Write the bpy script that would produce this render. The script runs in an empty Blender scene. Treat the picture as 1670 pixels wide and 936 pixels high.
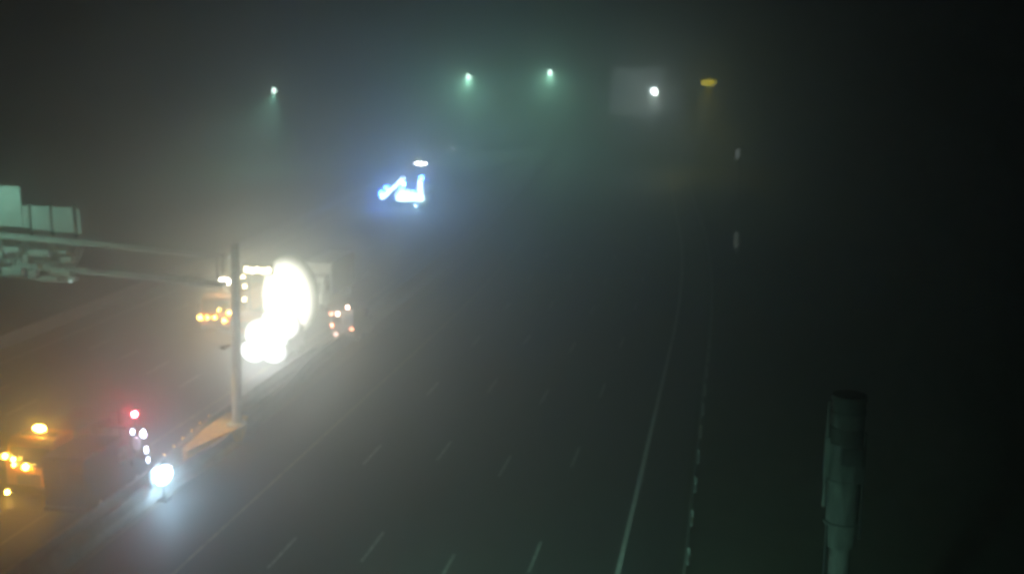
import bpy, bmesh, math, random
from mathutils import Vector, Matrix
random.seed(7)
PI = math.pi
S = bpy.context.scene
COL = S.collection

# ------------------------------------------------------------------ camera
cd = bpy.data.cameras.new('camera')
cam = bpy.data.objects.new('camera', cd); COL.objects.link(cam)
cam.location = (0, 0, 20.5)
cam.rotation_euler = (math.radians(90 - 11.548), 0, math.radians(11.087))
cd.sensor_width = 36; cd.lens = 36 * 1850 / 1670
cd.clip_start = 0.1; cd.clip_end = 4000
cd.dof.use_dof = True; cd.dof.focus_distance = 16; cd.dof.aperture_fstop = 0.62
S.camera = cam

# ------------------------------------------------------------------ sky (deep night, sun far below use)
w = bpy.data.worlds.new('World'); S.world = w; w.use_nodes = True
nt = w.node_tree; bg = nt.nodes['Background']
sky = nt.nodes.new('ShaderNodeTexSky'); sky.sky_type = 'NISHITA'; sky.sun_disc = False
sky.sun_elevation = math.radians(-4); sky.sun_rotation = math.radians(200)
nt.links.new(sky.outputs[0], bg.inputs[0]); bg.inputs[1].default_value = 0.02

# ------------------------------------------------------------------ exposure and renderer
S.view_settings.view_transform = 'Standard'; S.view_settings.look = 'None'
S.view_settings.exposure = 0; S.view_settings.gamma = 1; S.view_settings.use_curve_mapping = False
c = S.cycles
c.use_denoising = True
c.max_bounces = 4; c.diffuse_bounces = 1; c.glossy_bounces = 1; c.transmission_bounces = 3
c.volume_bounces = 1; c.transparent_max_bounces = 6
c.filter_width = 2.4
c.caustics_reflective = False; c.caustics_refractive = False

FOG = 0.0145
GAIN = 0.4        # all lamps

# ------------------------------------------------------------------ materials
def nodes(name):
    m = bpy.data.materials.new(name); m.use_nodes = True
    return m, m.node_tree, m.node_tree.nodes['Principled BSDF']
def surf(name, col, rough=0.6, metal=0.0, var=0.25, scale=3.0, bump=0.0, stretch=(1, 1, 1)):
    m, t, b = nodes(name)
    b.inputs['Roughness'].default_value = rough; b.inputs['Metallic'].default_value = metal
    tc = t.nodes.new('ShaderNodeTexCoord'); mp = t.nodes.new('ShaderNodeMapping')
    mp.inputs['Scale'].default_value = stretch
    n = t.nodes.new('ShaderNodeTexNoise'); n.inputs['Scale'].default_value = scale
    n.inputs['Detail'].default_value = 6; n.inputs['Roughness'].default_value = 0.65
    r = t.nodes.new('ShaderNodeMapRange')
    r.inputs[1].default_value = 0.3; r.inputs[2].default_value = 0.7
    r.inputs[3].default_value = 1 - var; r.inputs[4].default_value = 1 + var
    x = t.nodes.new('ShaderNodeMix'); x.data_type = 'RGBA'; x.blend_type = 'MULTIPLY'
    x.inputs[0].default_value = 1; x.inputs[6].default_value = (*col, 1)
    L = t.links
    L.new(tc.outputs['Object'], mp.inputs[0]); L.new(mp.outputs[0], n.inputs['Vector'])
    L.new(n.outputs[0], r.inputs[0]); L.new(r.outputs[0], x.inputs[7]); L.new(x.outputs[2], b.inputs['Base Color'])
    if bump:
        bp = t.nodes.new('ShaderNodeBump'); bp.inputs['Strength'].default_value = bump
        n2 = t.nodes.new('ShaderNodeTexNoise'); n2.inputs['Scale'].default_value = scale * 14
        L.new(mp.outputs[0], n2.inputs['Vector']); L.new(n2.outputs[0], bp.inputs['Height']); L.new(bp.outputs[0], b.inputs['Normal'])
    return m
_lamps = {}
def glow(col, strength):
    k = (tuple(col), round(strength, 2))
    if k in _lamps: return _lamps[k]
    m, t, b = nodes('lamp_glow')
    b.inputs['Base Color'].default_value = (0.8, 0.8, 0.8, 1)
    b.inputs['Emission Color'].default_value = (*col, 1); b.inputs['Emission Strength'].default_value = strength
    _lamps[k] = m; return m

def soft_glow(col, strength):
    """glare fall-off put into the emission: brightest in the middle of its front and back, dying out towards its rim"""
    m, t, b = nodes('soft_glare')
    b.inputs['Base Color'].default_value = (0.8, 0.8, 0.8, 1); b.inputs['Emission Color'].default_value = (*col, 1)
    tc = t.nodes.new('ShaderNodeTexCoord'); sx = t.nodes.new('ShaderNodeSeparateXYZ'); t.links.new(tc.outputs['Generated'], sx.inputs[0])
    def mth(op, a, b2=None):
        n = t.nodes.new('ShaderNodeMath'); n.operation = op
        for i, v in enumerate((a, b2)):
            if v is None: continue
            if isinstance(v, (int, float)): n.inputs[i].default_value = v
            else: t.links.new(v, n.inputs[i])
        return n.outputs[0]
    u = mth('MULTIPLY', mth('SUBTRACT', sx.outputs[0], .5), 2); v = mth('MULTIPLY', mth('SUBTRACT', sx.outputs[2], .5), 2)
    q = mth('MAXIMUM', mth('SUBTRACT', 1.0, mth('ADD', mth('MULTIPLY', u, u), mth('MULTIPLY', v, v))), 0.0)
    t.links.new(mth('MULTIPLY', mth('POWER', q, 1.4), strength), b.inputs['Emission Strength'])  # soft edge of the glare shaped into the emission
    return m

M = dict(
    asphalt=surf('asphalt', (0.05, 0.052, 0.053), 0.62, var=0.35, scale=0.35, bump=0.25, stretch=(1, 0.15, 1)),
    asphalt2=surf('old_asphalt', (0.06, 0.06, 0.058), 0.68, var=0.35, scale=0.3, bump=0.25, stretch=(1, 0.15, 1)),
    paint=surf('road_paint', (0.5, 0.5, 0.47), 0.6, var=0.8, scale=2.2),
    fresh_paint=surf('fresh_road_paint', (0.78, 0.78, 0.75), 0.5, var=0.35, scale=2.2),
    yellow_paint=surf('yellow_road_paint', (0.3, 0.27, 0.16), 0.6, var=0.7, scale=2.2),
    earth=surf('verge_earth', (0.05, 0.055, 0.035), 0.95, var=0.5, scale=0.5, bump=0.6),
    yellow=surf('amber_lit_concrete', (0.62, 0.4, 0.08), 0.6, var=0.25, scale=2),  # amber light on the concrete, put into its base colour
    concrete=surf('concrete', (0.32, 0.31, 0.29), 0.85, var=0.3, scale=1.3, bump=0.3),
    stained=surf('stained_concrete', (0.09, 0.095, 0.09), 0.9, var=0.75, scale=1.6, bump=0.5, stretch=(1.6, 1.6, .5)),
    stained_dark=surf('stained_dark', (0.03, 0.032, 0.03), 0.9, var=0.7, scale=1.6),
    gravel=surf('median_gravel', (0.2, 0.18, 0.15), 0.95, var=0.4, scale=3, bump=0.8),
    galv=surf('galvanised_steel', (0.55, 0.56, 0.55), 0.55, 0.15, var=0.25, scale=4),
    grey=surf('grey_paint', (0.3, 0.31, 0.31), 0.5, 0.2, var=0.2, scale=3),
    alu=surf('sign_back_aluminium', (0.55, 0.57, 0.56), 0.5, 0.3, var=0.15, scale=1.6),
    dark=surf('dark_steel', (0.04, 0.042, 0.042), 0.5, 0.4, var=0.3, scale=4),
    rubber=surf('tyre_rubber', (0.02, 0.02, 0.02), 0.85, var=0.3, scale=8),
    orange=surf('orange_truck_paint', (0.4, 0.14, 0.02), 0.5, var=0.3, scale=2),
    white=surf('white_paint', (0.7, 0.7, 0.69), 0.38, var=0.12, scale=2),
    red=surf('red_paint', (0.5, 0.05, 0.04), 0.38, var=0.15, scale=2),
    blue=surf('navy_paint', (0.018, 0.022, 0.04), 0.9, var=0.15, scale=2),
    black=surf('black_plastic', (0.02, 0.02, 0.022), 0.45, var=0.2, scale=5),
    glass=surf('dark_glass', (0.02, 0.025, 0.03), 0.08, var=0.1, scale=2),
    panel=surf('pale_sign_face', (0.5, 0.55, 0.56), 0.45, var=0.1, scale=0.4),
)

# ------------------------------------------------------------------ mesh helpers
class MB:
    def __init__(s): s.bm = bmesh.new()
    def box(s, c0, size, rot=None):
        r = bmesh.ops.create_cube(s.bm, size=1)['verts']
        for v in r:
            p = Vector((v.co.x * size[0], v.co.y * size[1], v.co.z * size[2]))
            if rot is not None: p = rot @ p
            v.co = p + Vector(c0)
        return s
    def tube(s, a, b, r0, r1=None, n=10):
        a, b = Vector(a), Vector(b); r1 = r0 if r1 is None else r1
        d = b - a; q = d.to_track_quat('Z', 'Y').to_matrix().to_4x4()
        bmesh.ops.create_cone(s.bm, cap_ends=True, segments=n, radius1=r0, radius2=r1, depth=d.length,
                              matrix=Matrix.Translation((a + b) / 2) @ q)
        return s
    def ball(s, c0, r, u=12, v=8):
        r = r if hasattr(r, '__len__') else (r, r, r)
        bmesh.ops.create_uvsphere(s.bm, u_segments=u, v_segments=v, radius=1,
                                  matrix=Matrix.Translation(c0) @ Matrix.Diagonal((*r, 1)))
        return s
    def ico(s, c0, r, sub=1):
        r = r if hasattr(r, '__len__') else (r, r, r)
        bmesh.ops.create_icosphere(s.bm, subdivisions=sub, radius=1, matrix=Matrix.Translation(c0) @ Matrix.Diagonal((*r, 1)))
        return s
    def prism(s, yz, x0, x1):
        A = [s.bm.verts.new((x0, y, z)) for y, z in yz]; B = [s.bm.verts.new((x1, y, z)) for y, z in yz]
        s.bm.faces.new(A); s.bm.faces.new(B[::-1]); n = len(yz)
        for i in range(n): s.bm.faces.new((A[i], B[i], B[(i + 1) % n], A[(i + 1) % n]))
        return s
    def slab(s, xy, z0, z1):
        A = [s.bm.verts.new((x, y, z0)) for x, y in xy]; B = [s.bm.verts.new((x, y, z1)) for x, y in xy]
        s.bm.faces.new(A); s.bm.faces.new(B[::-1]); n = len(xy)
        for i in range(n): s.bm.faces.new((A[i], B[i], B[(i + 1) % n], A[(i + 1) % n]))
        return s
    def sweep(s, path, prof, closed=True):
        rows = []
        for i, p in enumerate(path):
            a = Vector(path[max(i - 1, 0)]); b = Vector(path[min(i + 1, len(path) - 1)])
            d = (b - a); d.z = 0; d.normalize(); nx = Vector((d.y, -d.x, 0))
            rows.append([s.bm.verts.new(Vector(p) + nx * u + Vector((0, 0, v))) for u, v in prof])
        n = len(prof)
        for r0, r1 in zip(rows, rows[1:]):
            for k in range(n if closed else n - 1):
                s.bm.faces.new((r0[k], r0[(k + 1) % n], r1[(k + 1) % n], r1[k]))
        if closed: s.bm.faces.new(rows[0]); s.bm.faces.new(rows[-1][::-1])
        return s
    def build(s, name, mat, parent=None, bevel=0.0, smooth=False):
        bmesh.ops.recalc_face_normals(s.bm, faces=s.bm.faces)
        me = bpy.data.meshes.new(name); s.bm.to_mesh(me); s.bm.free()
        if smooth:
            for p in me.polygons: p.use_smooth = True
        o = bpy.data.objects.new(name, me); COL.objects.link(o); me.materials.append(mat)
        if parent is not None: o.parent = parent
        if bevel:
            b = o.modifiers.new('bevel', 'BEVEL'); b.width = bevel; b.segments = 2; b.limit_method = 'ANGLE'
        return o
def tag(o, label, cat, group=None):
    o['label'] = label; o['category'] = cat
    if group: o['group'] = group
    return o
def struct(o): o['kind'] = 'structure'; return o
def thing(name, loc, rz, label, cat, group=None):
    o = bpy.data.objects.new(name, None); COL.objects.link(o)
    o.location = loc; o.rotation_euler = (0, 0, rz); return tag(o, label, cat, group)
def lamp(name, p, r, col, I, parent, label=None, cap=None):
    """a lit lens: a small glowing body of radius r (m) giving I W/sr"""
    rr = r if hasattr(r, '__len__') else (r, r, r)
    area = PI * rr[0] * rr[2]
    o = MB().ico(p, rr, 2 if max(rr) < .8 else 3).build(name, soft_glow(col, cap) if cap else glow(col, GAIN * I / area), parent, smooth=True)
    if cap:                                   # big lamps: a glare-shaped soft body and its light
        d = bpy.data.lights.new('lamp_light', 'POINT'); d.energy = I * 4 * PI * GAIN; d.color = col
        d.shadow_soft_size = max(rr[0], rr[1]) * 1.08
        q = bpy.data.objects.new('lamp_light', d); COL.objects.link(q); q.location = p; q.parent = parent
    if label: o['label'] = label
    return o
def spot(p, target, I, col, angle, blend, parent, r=0.12):
    d = bpy.data.lights.new('lamp_light', 'SPOT'); d.energy = I * 4 * PI * GAIN; d.color = col
    d.spot_size = math.radians(angle); d.spot_blend = blend; d.shadow_soft_size = r
    o = bpy.data.objects.new('lamp_light', d); COL.objects.link(o)
    o.location = p; o.rotation_euler = (Vector(target) - Vector(p)).to_track_quat('-Z', 'Y').to_euler()
    if parent: o.parent = parent
    return o

AMBER = (1, 0.52, 0.07); WARM = (1, 0.86, 0.6); COOL = (0.72, 0.86, 1); WHITE = (1, 0.985, 0.82)
REDL = (1, 0.06, 0.1); BLUEL = (0.05, 0.2, 1); TEAL = (0.42, 1, 0.74); SODIUM = (1, 0.8, 0.03)

# ------------------------------------------------------------------ the ground and the roads
def cv(y):                     # gentle bend of the motorway to the left
    if y < 80: return 0.0
    if y < 150: return -0.0007 * (y - 80) ** 2
    return -3.43 - 0.07 * (y - 150)
def strip(x0, x1, y0, y1, z, step=6.0):
    mb = MB(); n = max(1, int((y1 - y0) / step)); prev = None
    for i in range(n + 1):
        y = y0 + (y1 - y0) * i / n
        cur = (mb.bm.verts.new((x0 + cv(y), y, z)), mb.bm.verts.new((x1 + cv(y), y, z)))
        if prev: mb.bm.faces.new((prev[0], prev[1], cur[1], cur[0]))
        prev = cur
    return mb
mb = MB(); v = [mb.bm.verts.new(p) for p in ((-700, -60, 0), (700, -60, 0), (700, 900, 0), (-700, 900, 0))]; mb.bm.faces.new(v)
struct(mb.build('ground', M['earth']))
struct(strip(-25.6, -1.7, -40, 620, 0.012).build('road', M['asphalt']))
struct(strip(-50.4, -28.6, -40, 620, 0.012).build('road', M['asphalt2']))
struct(strip(-28.55, -25.65, -40, 620, 0.008).build('median_strip', M['gravel']))
for x, mt, wd in ((-21.6, 'yellow_paint', .16), (-4.0, 'fresh_paint', .2), (-30.2, 'yellow_paint', .15), (-48.3, 'paint', .15)):
    struct(strip(x - wd / 2, x + wd / 2, -20, 420, 0.018).build('edge_line', M[mt]))
proto = None
for k, x in enumerate((-18.05, -14.5, -10.9, -7.55)):
    y0 = 42.3 + (-1.9, -0.6, -2.2, -0.2)[k] - 36.6
    for j in range(16):
        y = y0 + 12.2 * j + 2.9 / 2
        if proto is None:
            proto = MB(); proto.bm.faces.new([proto.bm.verts.new(p) for p in ((-.075, -1.5, 0), (.075, -1.5, 0), (.075, 1.5, 0), (-.075, 1.5, 0))])
            o = proto = proto.build('lane_dash', M['paint'])
        else:
            o = proto.copy(); COL.objects.link(o)
        o.location = (x + cv(y), y, 0.018); o.rotation_euler.z = math.atan(-(cv(y + 1) - cv(y - 1)) / 2) ; struct(o)
for k, x in enumerate((-33.8, -37.4, -41, -44.6)):
    for j in range(12):
        y = 4 + 12.2 * j + 2.5 * k; o = proto.copy(); COL.objects.link(o)
        o.location = (x + cv(y), y, 0.018); struct(o)

# ------------------------------------------------------------------ barriers
JER = [(-.3, 0), (-.3, .1), (-.14, .34), (-.09, .86), (.09, .86), (.14, .34), (.3, .1), (.3, 0)]
def interp(tab, y):
    for (y0, x0), (y1, x1) in zip(tab, tab[1:]):
        if y <= y1:
            t = max(0, (y - y0) / (y1 - y0)); t = t * t * (3 - 2 * t); return x0 + (x1 - x0) * t
    return tab[-1][1]
LB = [(-30, -27.15), (46, -27.15), (57, -28.0), (120, -28.0)]
RB = [(-30, -26.35), (45, -26.35), (53, -25.75), (59, -26.1), (71, -27.25), (120, -27.25)]
def path(tab, y0, y1, step): 
    n = int((y1 - y0) / step)
    return [(interp(tab, y0 + (y1 - y0) * i / n) + cv(y0 + (y1 - y0) * i / n), y0 + (y1 - y0) * i / n, 0) for i in range(n + 1)]
tag(MB().sweep(path(LB, 12, 400, 2), JER).build('concrete_barrier', M['concrete']),
    'long concrete median barrier left of the gantry post, facing the emergency vehicles', 'barrier')
tag(MB().sweep(path(RB, 12, 400, 2), JER).build('concrete_barrier', M['concrete']),
    'long concrete median barrier right of the gantry post, along the empty lanes', 'barrier')
tag(MB().sweep([(-51.0 + cv(y), y, 0) for y in range(12, 400, 4)], JER).build('concrete_barrier', M['concrete']),
    'concrete roadside barrier at the outer left edge of the far carriageway', 'barrier')
tag(MB().sweep([(-43.6, 174, 0), (-41.6, 184, 0), (-40.0, 193, 0)], JER).build('concrete_barrier', M['concrete']),
    'short pale barrier standing aslant under the street lamps beyond the blue lights', 'barrier')
g = thing('guardrail', (-1.35, 40, 0), 0, 'steel guardrail on posts beside the right hand edge line', 'guardrail')
W = [(.0, .50), (.05, .55), (.0, .62), (.05, .70), (.0, .76), (-.02, .76), (-.02, .50)]
MB().sweep([(cv(y), y - 40, 0) for y in range(10, 200, 3)], W).build('rail', M['galv'], g)
pp = None
for y in range(12, 200, 4):
    if pp is None:
        pp = MB().box((0, 0, .37), (.12, .15, .74)).build('post', M['galv'], g); o = pp
    else:
        o = pp.copy(); COL.objects.link(o); o.parent = g
    o.location = (.1 + cv(y), y - 40, 0)

# ------------------------------------------------------------------ overhead sign gantry
g = thing('sign_gantry', (-25.85, 54.6, .9), 0, 'steel gantry post with a twin-chord boom carrying sign panels at the left', 'gantry')
o = MB().slab([(x + 25.85, y - 54.6) for x, y in [(-27.0, 50.6), (-26.55, 50.2), (-26.12, 52.2), (-25.72, 53.4), (-25.5, 54.4), (-25.9, 56.2), (-27.3, 56.6), (-27.35, 54)]], -.9, .06).build('foundation', M['yellow'], g, .04)
o['label'] = 'foundation block coloured as if amber lit'
MB().tube((0, 0, .06), (.42, 0, 9.9), .27, .2, 20).build('post', M['galv'], g, smooth=False)
MB().tube((0, 0, .06), (0, 0, .16), .55, n=20).build('base_plate', M['galv'], g)
MB().tube((.42, 0, 9.9), (.42, 0, 10.05), .24, .1, 20).build('cap', M['galv'], g)
bo = Vector((-16.4, .5, .8))
def bp(t, z, dy): return Vector((0, 0, z)) + bo * t + Vector((0, dy, 0))
MB().tube(bp(.02, 9.25, -.35), bp(1, 9.25, -.35), .1, n=10).build('upper_chord', M['galv'], g)
MB().tube(bp(.02, 9.25, .35), bp(1, 9.25, .35), .1, n=10).build('upper_chord', M['galv'], g)
MB().tube(bp(.02, 7.72, -.35), bp(1, 7.72, -.35), .12, n=10).build('lower_chord', M['galv'], g)
MB().tube(bp(.02, 7.72, .35), bp(1, 7.72, .35), .12, n=10).build('lower_chord', M['galv'], g)
mb = MB()
for i in range(9):
    t0, t1 = .52 + i * .05, .52 + (i + 1) * .05
    for dy in (-.35, .35):
        mb.tube(bp(t0, 7.72 if i % 2 else 9.25, dy), bp(t1, 9.25 if i % 2 else 7.72, dy), .045, n=6)
    mb.tube(bp(t0, 7.72, -.35), bp(t0, 7.72, .35), .04, n=6); mb.tube(bp(t0, 9.25, -.35), bp(t0, 9.25, .35), .04, n=6)
mb.build('lattice', M['galv'], g)
for dy in (-.35, .35): MB().tube(bp(.03, 7.72, dy), bp(.03, 9.25, dy), .05, n=6).build('end_brace', M['galv'], g)
a = bp(.56, 7.2, -.75); b = bp(1, 7.2, -.75)
mb = MB(); mb.tube(a, b, .05, n=6)
for i in range(15):
    q = a.lerp(b, i / 14); mb.box(q + Vector((0, .25, -.02)), (.1, .8, .05))
    if i % 2 == 0: mb.tube(q, q + Vector((0, 0, 1.0)), .03, n=6)
mb.tube(a + Vector((0, 0, 1)), b + Vector((0, 0, 1)), .035, n=6); mb.build('walkway', M['galv'], g)
MB().box((-.2, -.55, 4.5), (.3, .4, .16)).tube((0, 0, 4.5), (-.2, -.5, 4.5), .04, n=6).build('added_downlight', M['black'], g)
spot((-.2, -.55, 4.38), (-.9, -1.6, 0), 200, (1, .66, .2), 66, .4, g, .06)  # added amber spot, not a known lamp, to light the foundation
def backpanel(x0, x1, z0, z1, yy):
    p = MB().box(((x0 + x1) / 2, yy, (z0 + z1) / 2), (x1 - x0, .06, z1 - z0)).build('sign_panel', M['alu'], g)
    return p
# four panel backs with dark stiffeners between
for x0, x1, z0, z1 in ((-8.76, -8.52, 10.15, 11.5), (-10.17, -8.93, 10.2, 11.58), (-11.46, -10.31, 10.3, 11.6), (-11.93, -11.58, 10.4, 11.6), (-14.4, -11.99, 10.45, 12.65)):
    backpanel(x0, x1, z0, z1, .25)
for x in (-8.84, -10.24, -11.52):
    MB().box((x, .24, 10.85), (.1, .12, 1.7)).build('stiffener', M['dark'], g)
for x, z, sx, sz in ((-9.0, 8.75, .7, .3), (-9.2, 9.15, .5, .2), (-10.6, 9.05, 1.2, .35), (-12.2, 9.2, .9, .3), (-9.4, 8.0, 1.1, .25), (-11.1, 7.95, .5, .35), (-12.3, 8.0, 1.2, .4), (-13.4, 8.6, .7, .4), (-8.75, 7.75, .5, .25), (-10.1, 7.65, 1.0, .2), (-11.4, 8.75, .3, .5), (-12.9, 8.9, .3, .4)):
    MB().box((x, -.5, z + .12), (sx, .3, sz)).build('luminaire', M['alu'], g, .03)
lamp('marker_light', (-8.75, -.75, 7.75), .08, (.7, 1, .9), .08, g)

for k in range(6):
    y = 49.4 + k * 1.25
    t = thing('warning_lamp', (interp(LB, y) + .0, y, .86), 0, 'small amber warning lamp in the row on the barrier beside the gantry post', 'warning lamp', 'amber lamps along the barrier by the gantry post')
    MB().tube((0, 0, 0), (0, 0, .1), .05, n=8).build('stem', M['black'], t)
    lamp('lens', (0, 0, .13), .028, AMBER, .06, t)

# ------------------------------------------------------------------ street lamps
def street_lamp(x, y, z, armx, label, col, I, lens, group='street lamps in the fog', cone=115, lens_glow=25, army=0.0, aim=None):
    """lamp head hangs at (x,y,z); the pole stands armx metres to the side"""
    t = thing('street_lamp', (x + armx, y + army, 0), 0, label, 'street lamp', group)
    MB().tube((0, 0, 0), (0, 0, z - .3), .14, .08, 12).build('pole', M['galv'], t)
    MB().tube((0, 0, 0), (0, 0, .35), .25, .2, 12).build('base', M['galv'], t)
    MB().tube((0, 0, z - .35), (-armx * .85, -army * .85, z + .12), .06, .05, 8).build('arm', M['galv'], t)
    h = MB().box((-armx, -army, z + .14), (.8, .36, .14)).build('lamp_head', M['grey'], t, .04)
    o = MB().ico((-armx, -army, z + .02), lens, 2).build('lens', glow(tuple(.5 + .5 * v for v in col) if col is TEAL else col, lens_glow), t, smooth=True)
    q = (-armx, -army, z - lens[2] - .12)
    spot(q, aim or (-armx, -army - 12, z - 13), I, col, cone, 1.0, t)
    return t
street_lamp(-57.72, 245, 15.9, -4.2, 'pale green street lamp high in the fog above the blue lights, brightest of its row', TEAL, 8000, (.45, .3, .5), lens_glow=75)
street_lamp(-41.3, 255, 16.6, 3.0, 'pale green street lamp high in the fog left of the big square sign', TEAL, 6500, (.5, .35, .55), lens_glow=75)
street_lamp(-86.0, 205, 13.9, 2.6, 'pale green street lamp far left over the glare beside a mast', TEAL, 11000, (.45, .3, .6), lens_glow=40, cone=90)
street_lamp(-15.2, 215, 13.8, 5.0, 'white street lamp burning in front of the big square sign', (.85, 1, .97), 700, (.62, .4, .55), lens_glow=120)
street_lamp(-5.3, 215, 15.5, 3.0, 'yellow street lamp at the far right of the row', SODIUM, 3500, (1.5, .6, .55), lens_glow=6, cone=70)
street_lamp(-44.5, 46.5, 15.2, -7.72, 'tall street lamp beside the far carriageway, left of the sign gantry', TEAL, 900, (.3, .18, .1), cone=110, aim=(15, 9, 8))
street_lamp(-4.5, 14, 11.0, 4.2, 'street lamp over the near lanes at the foot of the view', TEAL, 4600, (.3, .18, .1), cone=74, aim=(-7, 32, 0))
t = thing('mast', (-91.7, 205, 0), 0, 'thin pale mast standing beside the far left street lamp', 'mast')
MB().tube((0, 0, 0), (0, 0, 13.6), .2, .16, 10).build('shaft', M['white'], t)
MB().tube((0, 0, 0), (0, 0, .4), .4, .3, 10).build('foot', M['concrete'], t)

# ------------------------------------------------------------------ square sign far off, sensor pole, pillar
t = thing('overhead_sign', (-10.5, 232, 0), 0, 'big square sign with added glow hung over the lanes in the fog behind a white lamp', 'sign')
MB().tube((0, 0, 0), (0, 0, 17), .4, .3, 14).build('post', M['galv'], t)
MB().tube((0, .3, 16.2), (-14.8, .3, 16.2), .2, n=8).build('arm', M['galv'], t)
MB().tube((0, .3, 11.2), (-14.8, .3, 11.2), .2, n=8).build('arm', M['galv'], t)
MB().box((-9.35, 0, 13.3), (10.4, .16, 9.4)).build('sign_face', glow((.75, .95, 1), .55), t, .05)  # glow added to the blank face so it shows through the fog
mb = MB()
for s in (-5.28, 5.28): mb.box((-9.35 + s, -.02, 13.3), (.14, .24, 9.7))
for s in (-4.78, 4.78): mb.box((-9.35, -.02, 13.3 + s), (10.42, .24, .14))
mb.build('frame', M['alu'], t)
t = thing('sensor_pole', (.55, 120, 0), 0, 'slim pole with two boxes given a pale glow at top and foot on the right verge', 'lamp pole')
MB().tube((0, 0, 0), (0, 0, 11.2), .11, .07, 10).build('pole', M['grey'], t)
MB().box((-.3, -.1, 10.6), (.62, .3, 1.25)).build('casing', M['grey'], t, .05)
MB().box((-.3, -.27, 10.55), (.45, .06, 1.0)).build('glow_plate', glow((.9, 1, .92), .3), t, .02)  # glow added to make the sensor box visible, no known lamp
MB().box((-.1, -.1, 1.5), (.62, .35, 1.9)).build('casing', M['grey'], t, .05)
MB().box((-.1, -.3, 1.5), (.42, .06, 1.6)).build('glow_plate', glow((.9, 1, .92), .13), t, .02)  # same added glow on the lower cabinet
t = thing('pillar', (3.42, 32, 0), 0, 'dim grey round pillar with a dark collar beyond the guardrail', 'pillar')
MB().tube((0, 0, 0), (0, 0, 6.9), .33, .3, 20).build('shaft', M['stained'], t)
MB().tube((0, 0, 6.6), (0, 0, 9.75), .42, .5, 28).build('drum', M['stained'], t, .02)
MB().tube((0, 0, 9.75), (0, 0, 10.2), .47, .47, 28).build('collar', M['stained_dark'], t, .03)
MB().tube((.02, 0, 10.2), (.02, 0, 11.0), .46, .46, 28).build('head', M['stained'], t, .02)
MB().tube((.02, 0, 11.0), (.02, 0, 11.12), .5, .47, 28).build('cap', M['stained'], t)
MB().tube((-.53, -.12, 7.8), (-.53, -.12, 10.95), .055, n=8).build('conduit', M['stained'], t)
for z in (7.3, 8.6, 10.6):
    MB().tube((0, 0, z), (0, 0, z + .07), .515, n=28).build('band', M['stained'], t)
MB().box((.12, -.5, 9.45), (.62, .16, .5)).build('access_plate', M['dark'], t, .03)
MB().box((.36, -.42, 9.1), (.3, .1, .9)).build('cable_tray', M['dark'], t, .02)
MB().tube((.5, -.2, 6.9), (.5, -.2, 10.1), .05, n=8).build('cable', M['black'], t)
MB().box((-.52, -.12, 9.3), (.16, .2, 1.2)).build('junction_box', M['stained'], t, .02)
MB().tube((-.42, -.2, 0), (-.42, -.2, 7.4), .05, n=8).build('drainpipe', M['dark'], t)

# ------------------------------------------------------------------ vehicles (front at y=0 facing -y)
def wheel(t, x, y, r=.5, wdt=.3):
    s = 1 if x > 0 else -1
    wv = MB().tube((x - s * wdt, y, r), (x, y, r), r, n=20).build('wheel', M['rubber'], t, .03)
    MB().tube((x - s * .05, y, r), (x + s * .015, y, r), r * .55, n=14).build('rim', M['galv'], wv)
def truck(loc, rz, label, paint, body, L=7.2, Wd=2.4, H=2.9, bh=2.6, group=None, name='truck', cat='truck', bpaint=None):
    t = thing(name, loc, rz, label, cat, group); h = Wd / 2
    bpaint = bpaint or paint
    cab = MB().prism([(0, .5), (-.04, 1.5), (.28, H - .25), (.55, H), (1.95, H), (1.95, .5)], -h, h).build('cab', M[paint], t, .06)
    n = Vector((0, -(H - 1.75), .32)).normalized()
    a = Vector((0, .12, (1.5 + H - .25) / 2)); ang = math.atan2(.32, H - 1.75)
    MB().box(a + n * .03, (Wd - .3, .03, H - 2.0), Matrix.Rotation(-ang, 3, 'X')).build('windscreen', M['glass'], cab, .02)
    for s in (-1, 1):
        MB().box((s * (h + .005), 1.05, 2.05), (.03, .95, .7)).build('side_window', M['glass'], cab, .02)
        m = MB().box((s * (h + .2), .15, 2.0), (.14, .1, .5)).tube((s * h, .25, 2.2), (s * (h + .2), .15, 2.2), .025, n=6).build('mirror', M['black'], t)
        MB().box((s * (h + .012), 1.05, 1.1), (.03, 1.0, .95)).build('door', M[paint], cab, .02)
    MB().box((0, -.06, 1.05), (1.2, .06, .55)).build('grille', M['black'], t, .02)
    MB().box((0, -.1, .55), (Wd, .28, .32)).build('bumper', M['dark'], t, .05)
    MB().box((0, L / 2 + .3, .72), (.9, L - .8, .24)).build('chassis', M['dark'], t)
    if body == 'dump':
        MB().prism([(2.15, 1.0), (2.15, bh + .15), (L, bh - .1), (L + .15, bh - .5), (L, 1.0)], -h, h).build('dump_body', M[bpaint], t, .04)
        for s in (-1, 1):
            for k in range(5): MB().box((s * (h + .04), 2.5 + k * (L - 2.9) / 4, (bh + .9) / 2), (.09, .12, bh - 1.0)).build('body_rib', M[bpaint], t)
    elif body == 'box':
        MB().box((0, (L + 2.15) / 2, (bh + 1.0) / 2), (Wd + .08, L - 2.15, bh - 1.0)).build('cargo_box', M[bpaint], t, .05)
    elif body == 'flat':
        MB().box((0, (L + 2.1) / 2, 1.08), (Wd, L - 2.1, .2)).build('flatbed', M[bpaint], t, .03)
        MB().box((0, 2.2, 1.7), (Wd, .1, 1.1)).build('headboard', M['dark'], t)
    for s in (-1, 1):
        wheel(t, s * (h - .02), 1.0); wheel(t, s * (h - .02), L - 1.3)
        wheel(t, s * (h - .02), L - 2.5)
    return t
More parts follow.
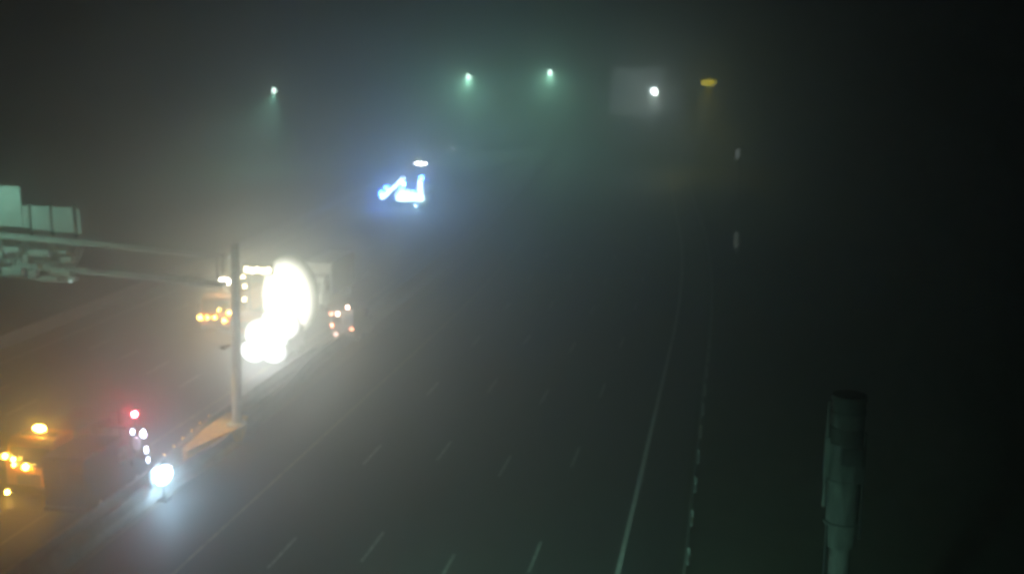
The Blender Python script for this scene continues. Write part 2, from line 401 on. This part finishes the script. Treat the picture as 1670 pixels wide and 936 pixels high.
def van(loc, rz, label, paint, L=5.2, Wd=2.1, H=2.4, group=None, name='van', cat='van'):
    t = thing(name, loc, rz, label, cat, group); h = Wd / 2; k = H / 2.4
    b = MB().prism([(0, .4), (-.02, .85), (.12, 1.05), (.95, 1.25 * k), (1.6, 2.15 * k), (1.95, H - .04), (2.5, H), (L - .1, H), (L, H - .15), (L, .4)], -h, h).build('body', M[paint], t, .07)
    a = Vector((0, 1.275, 1.70 * k)); ang = math.atan2(.65, .9 * k)
    n = Vector((0, -math.cos(ang), math.sin(ang)))
    MB().box(a + n * .02, (Wd - .3, .03, 1.0 * k), Matrix.Rotation(-ang, 3, 'X')).build('windscreen', M['glass'], t, .02)
    for s in (-1, 1):
        MB().box((s * (h + .005), 2.1, 1.68 * k), (.03, .85, .6 * k)).build('side_window', M['glass'], t, .02)
        MB().box((s * (h + .012), 2.05, 1.0), (.03, 1.0, 1.0)).build('door', M[paint], t, .02)
        MB().box((s * (h + .13), 1.5, 1.35), (.14, .1, .3)).build('mirror', M['black'], t, .02)
        MB().box((s * h * .52, L + .012, 1.75 * k), (h * .8, .03, .6 * k)).build('rear_window', M['glass'], t, .02)
        wheel(t, s * (h - .01), .95, .36, .24); wheel(t, s * (h - .01), L - 1.1, .36, .24)
    MB().box((0, -.05, .5), (Wd, .18, .26)).build('bumper', M['black'], t, .04)
    MB().box((0, L + .06, .48), (Wd, .16, .24)).build('rear_bumper', M['black'], t, .04)
    return t

# amber maintenance truck at the left edge of the view
t = truck((-31.85, 45, 0), 0, 'orange maintenance truck covered in amber lights at the lower left', 'orange', 'dump', L=6.4, bpaint='dark')
MB().box((.05, .95, 2.98), (1.7, .36, .12)).build('light_bar', M['black'], t, .03)
lamp('beacon', (.12, .9, 3.25), (.34, .14, .17), AMBER, 55, t)
for p, I, r in (((-1.1, -.12, 2.15), 14, .13), ((-.62, -.2, 2.05), 12, .1), ((-.62, -.2, 1.78), 6, .08), ((-.02, -.2, 1.72), 20, .15)):
    lamp('warning_light', p, r, AMBER, 0.8 * I, t)
for s, z in ((-1.05, .42), (1.1, .88)):
    lamp('headlight', (s, -.26, z), .1, AMBER, 12, t)

# ambulance with red and white lights beside the barrier, front away from us
t = van((-28.95, 48.6, 0), PI, 'dark ambulance with a red beacon and white corner lights close behind the median barrier', 'blue', L=5.3, Wd=2.1, H=2.9, name='ambulance', cat='ambulance')
MB().box((0, .95, 2.9 + .05), (1.5, .3, .1)).build('light_bar', M['black'], t, .02)
lamp('beacon', (-.72, .2, 3.36), .12, REDL, 60, t)
MB().tube((-.72, .2, 2.6), (-.72, .2, 3.26), .03, n=6).build('beacon_stem', M['black'], t)
for p, r, I in (((-.42, -.02, 2.38), (.07, .07, .13), 3.5), ((-1.0, .0, 2.32), (.12, .1, .2), 11), ((-1.1, .0, 1.5), (.07, .07, .16), 4), ((-1.15, -.02, .98), (.05, .05, .12), 2)):
    lamp('corner_light', p, r, (.62, .7, 1), I, t)
MB().ball((-.55, -.1, 1.75), (.24, .04, .36)).build('spare_reflector', M['white'], t, smooth=True)
# floodlight on the barrier
t = thing('floodlight', (-25.72, 46.2, 0.012), 0, 'blinding blue-white floodlight on a low stand against the barrier beside the ambulance', 'floodlight')
MB().box((0, 0, .03), (.5, .5, .06)).build('base', M['black'], t)
MB().tube((0, 0, .06), (0, 0, .85), .04, n=8).build('stand', M['black'], t)
MB().box((-.26, .0, 1.25), (.1, 1.4, .95)).build('housing', M['black'], t, .03)
lamp('lens', (.05, 0, 1.25), (.26, .64, .42), (.5, .76, 1), 70, t)

# second orange truck
t = truck((-37.7, 77, 0), 0, 'orange maintenance truck facing us with roof floodlights, behind the gantry boom', 'orange', 'dump')
MB().box((.0, 1.0, 3.0), (1.8, .3, .12)).build('light_bar', M['black'], t, .03)
lamp('roof_light', (.45, .8, 3.85), (.48, .2, .3), WARM, 65, t)
lamp('roof_light', (-.1, .8, 3.55), (.3, .15, .14), WARM, 18, t)
MB().tube((.45, .95, 2.9), (.45, .95, 3.6), .05, n=6).build('light_stand', M['black'], t)
for x, z, I, r in ((-1.15, 1.25, 14, .17), (-.55, 1.28, 5, .11), (.02, 1.3, 7, .12), (.8, 1.1, 9, .14), (1.18, 1.72, 10, .15), (.4, 1.9, 4, .09)):
    lamp('warning_light', (x, -.26, z), r, AMBER, .9 * I, t)

# arrow board truck
t = truck((-33.2, 72.5, 0), 0, 'yellow-lit arrow board truck just left of the white glare', 'orange', 'flat', L=4.4, Wd=2.1, H=2.5)
fr = MB()
for s in (-1, 1): fr.box((s * .8, 2.5, 3.2), (.1, .1, 4.2))
fr.build('board_frame', M['dark'], t)
MB().box((.05, 2.4, 5.45), (2.3, .1, .8)).build('arrow_board', M['black'], t, .02)
for k in range(5):
    lamp('board_lamp', (-.85 + k * .42, 2.28, 5.45 - (.08 if k % 2 else 0)), (.2, .06, .22), (1, .86, .5), 6, t)
for x, z in ((-1.15, 4.9), (-1.05, 4.2), (-1.15, 3.25), (-.75, 2.2)):
    lamp('side_lamp', (x, 2.3 if z > 3 else -.1, z), .12, (1, .8, .4), 4, t)
mb = MB(); mb.box((-1.1, 2.42, 4.0), (.08, .08, 2.9)); mb.build('side_rail', M['dark'], t)

# white box truck behind the glare
t = truck((-33.45, 85, 0), 0, 'white box truck whose tall side edge shows right behind the glare', 'white', 'box', L=8, Wd=2.4, H=2.9, bh=3.75)

# inflatable light tower
t = thing('light_tower', (-32.7, 79.0, 0), 0, 'towering inflatable light balloon glaring white over the crash scene', 'light tower')
MB().box((0, 1.5, .62), (1.3, 1.2, .7)).build('generator', M['grey'], t, .05)
MB().tube((0, 0, .2), (0, 0, .6), .2, .3, 14).build('stem', M['galv'], t)
for s in (-1, 1):
    wheel(t, s * .8, 1.5, .3, .18)
lamp('balloon', (.2, 0, 2.75), (2.15, 1.8, 3.1), WHITE, 1250, t, cap=13)

# patrol car with full headlights
t = van((-30.45, 69.2, 0), 0, 'vehicle with dazzling headlights facing us just under the light balloon', 'white', L=4.7, Wd=1.95, H=1.85, name='patrol_car', cat='car')
for s in (-1, 1):
    lamp('headlight', (s * .72, -.25, 1.1), (.95, .2, .8), (.95, .97, 1), 170, t, cap=12)
MB().tube((.4, 1.8, 1.8), (.4, 1.8, 2.1), .3, n=10).build('light_mount', M['black'], t)
lamp('roof_light', (.45, 1.75, 2.6), (1.45, .3, 1.25), (1, .98, .93), 160, t, cap=12)  # added glowing body that fills out the glare, no known roof lamp
lamp('roof_light', (-.25, .9, 1.95), (1.6, .25, 1.2), (1, .98, .93), 60, t, cap=12)  # second added body, joins the glare to the headlights

# van with red tail lights on the near side of the median
t = van((-27.3, 80.6, 0), PI, 'grey van with small reddish lights at its back, right of the white glare', 'grey', L=4.8, Wd=1.8, H=2.6)
RO = (1, .3, .16)
for x, z, r, I, cc in ((.8, 2.25, .09, 1.5, RO), (.3, 2.25, .12, 4, (1, .6, .45)), (-.45, 2.78, .12, 4, (1, .6, .45)), (.5, .75, .11, .8, (1, .6, .5)), (-.7, 1.2, .1, 1.2, RO), (.78, 1.4, .1, 2, RO)):
    lamp('tail_light', (x, 4.92, z), r, cc, I, t)

# tow truck with tilted bed and blue lights
t = truck((-40.9, 150, 0), PI / 2, 'recovery truck with a tilted flatbed outlined in blue-white lights', 'blue', 'none', L=6.6, Wd=2.3, H=2.7, name='tow_truck', cat='tow truck')
bed = MB().box((0, 4.9, 2.55), (2.3, 4.7, .16), Matrix.Rotation(-math.atan2(3.0, 3.3), 3, 'X')).build('tilted_bed', M['alu'], t, .03)
ang = math.atan2(3.0, 3.3)
for s in (-1,):
    d = Vector((0, math.cos(ang), -math.sin(ang)))
    c0 = Vector((s * 1.25, 4.9, 2.6))
    mb = MB().box(c0, (.14, 4.5, .3), Matrix.Rotation(-ang, 3, 'X')); o = mb.build('light_strip', glow((.45, .7, 1), 40), bed)
MB().box((-1.25, 2.4, 1.45), (.14, 3.8, .9)).build('light_strip', glow((.62, 1, .95), 26), t)  # deepened strip, its glow stands in for light on the truck side
MB().box((-1.25, 1.0, 2.9), (.14, .5, 1.6)).build('light_strip', glow((.5, .75, 1), 40), t)
lamp('light_bar', (0, 1.1, 4.0), (.5, .3, .3), BLUEL, 240, t)
lamp('beacon', (-1.0, 3.4, 3.2), .2, BLUEL, 240, t)
lamp('beacon', (-1.0, 6.6, 1.6), .2, BLUEL, 240, t)
for y, z in ((6.5, 2.0), (5.7, 2.7), (3.6, 2.5), (1.9, 2.1)):
    lamp('side_beacon', (-1.4, y, z), .34, BLUEL, 110, t)
MB().box((-1.27, 3.2, 2.15), (.1, 1.5, .5)).build('lit_side_fill', glow((.6, .95, 1), 16), t)  # glowing panel painted in for the lit side of the truck
lamp('headlight', (-1.3, 1.6, .35), (.2, .1, .2), (.4, .7, 1), 30, t)

# portable light mast, far van
t = thing('light_mast', (-46.4, 165, 0), 0, 'portable mast with a bright white lamp bar above the recovery truck', 'light mast')
MB().tube((0, .3, .4), (0, .3, 4.4), .09, .06, 10).build('mast', M['galv'], t)
MB().box((0, .6, .6), (1.2, 1.6, .8)).build('trailer', M['grey'], t, .05)
wheel(t, .75, .6, .3, .18); wheel(t, -.75, .6, .3, .18)
MB().box((0, .3, 4.55), (2.2, .2, .3)).build('casing', M['black'], t, .03)
lamp('lamp_bar', (0, .1, 4.5), (.95, .14, .11), (1, .98, .9), 160, t)
t = van((-58.6, 236, 0), math.radians(-55), 'pale van standing in the far lamplight above the recovery truck', 'white', L=5.6, Wd=2.2, H=2.6)
lamp('headlight', (-.9, -.12, 1.0), .22, (1, 1, .9), 10, t)

# ------------------------------------------------------------------ the fog
m = bpy.data.materials.new('haze'); m.use_nodes = True; tt = m.node_tree
tt.nodes.remove(tt.nodes['Principled BSDF'])
pv = tt.nodes.new('ShaderNodeVolumePrincipled'); pv.inputs['Density'].default_value = FOG
pv.inputs['Color'].default_value = (0.9, 0.96, 0.9, 1); pv.inputs['Anisotropy'].default_value = 0.88
tt.links.new(pv.outputs[0], tt.nodes['Material Output'].inputs['Volume'])
o = MB().box((0, 420, 19.5), (1420, 980, 41)).build('haze', m); o['kind'] = 'stuff'
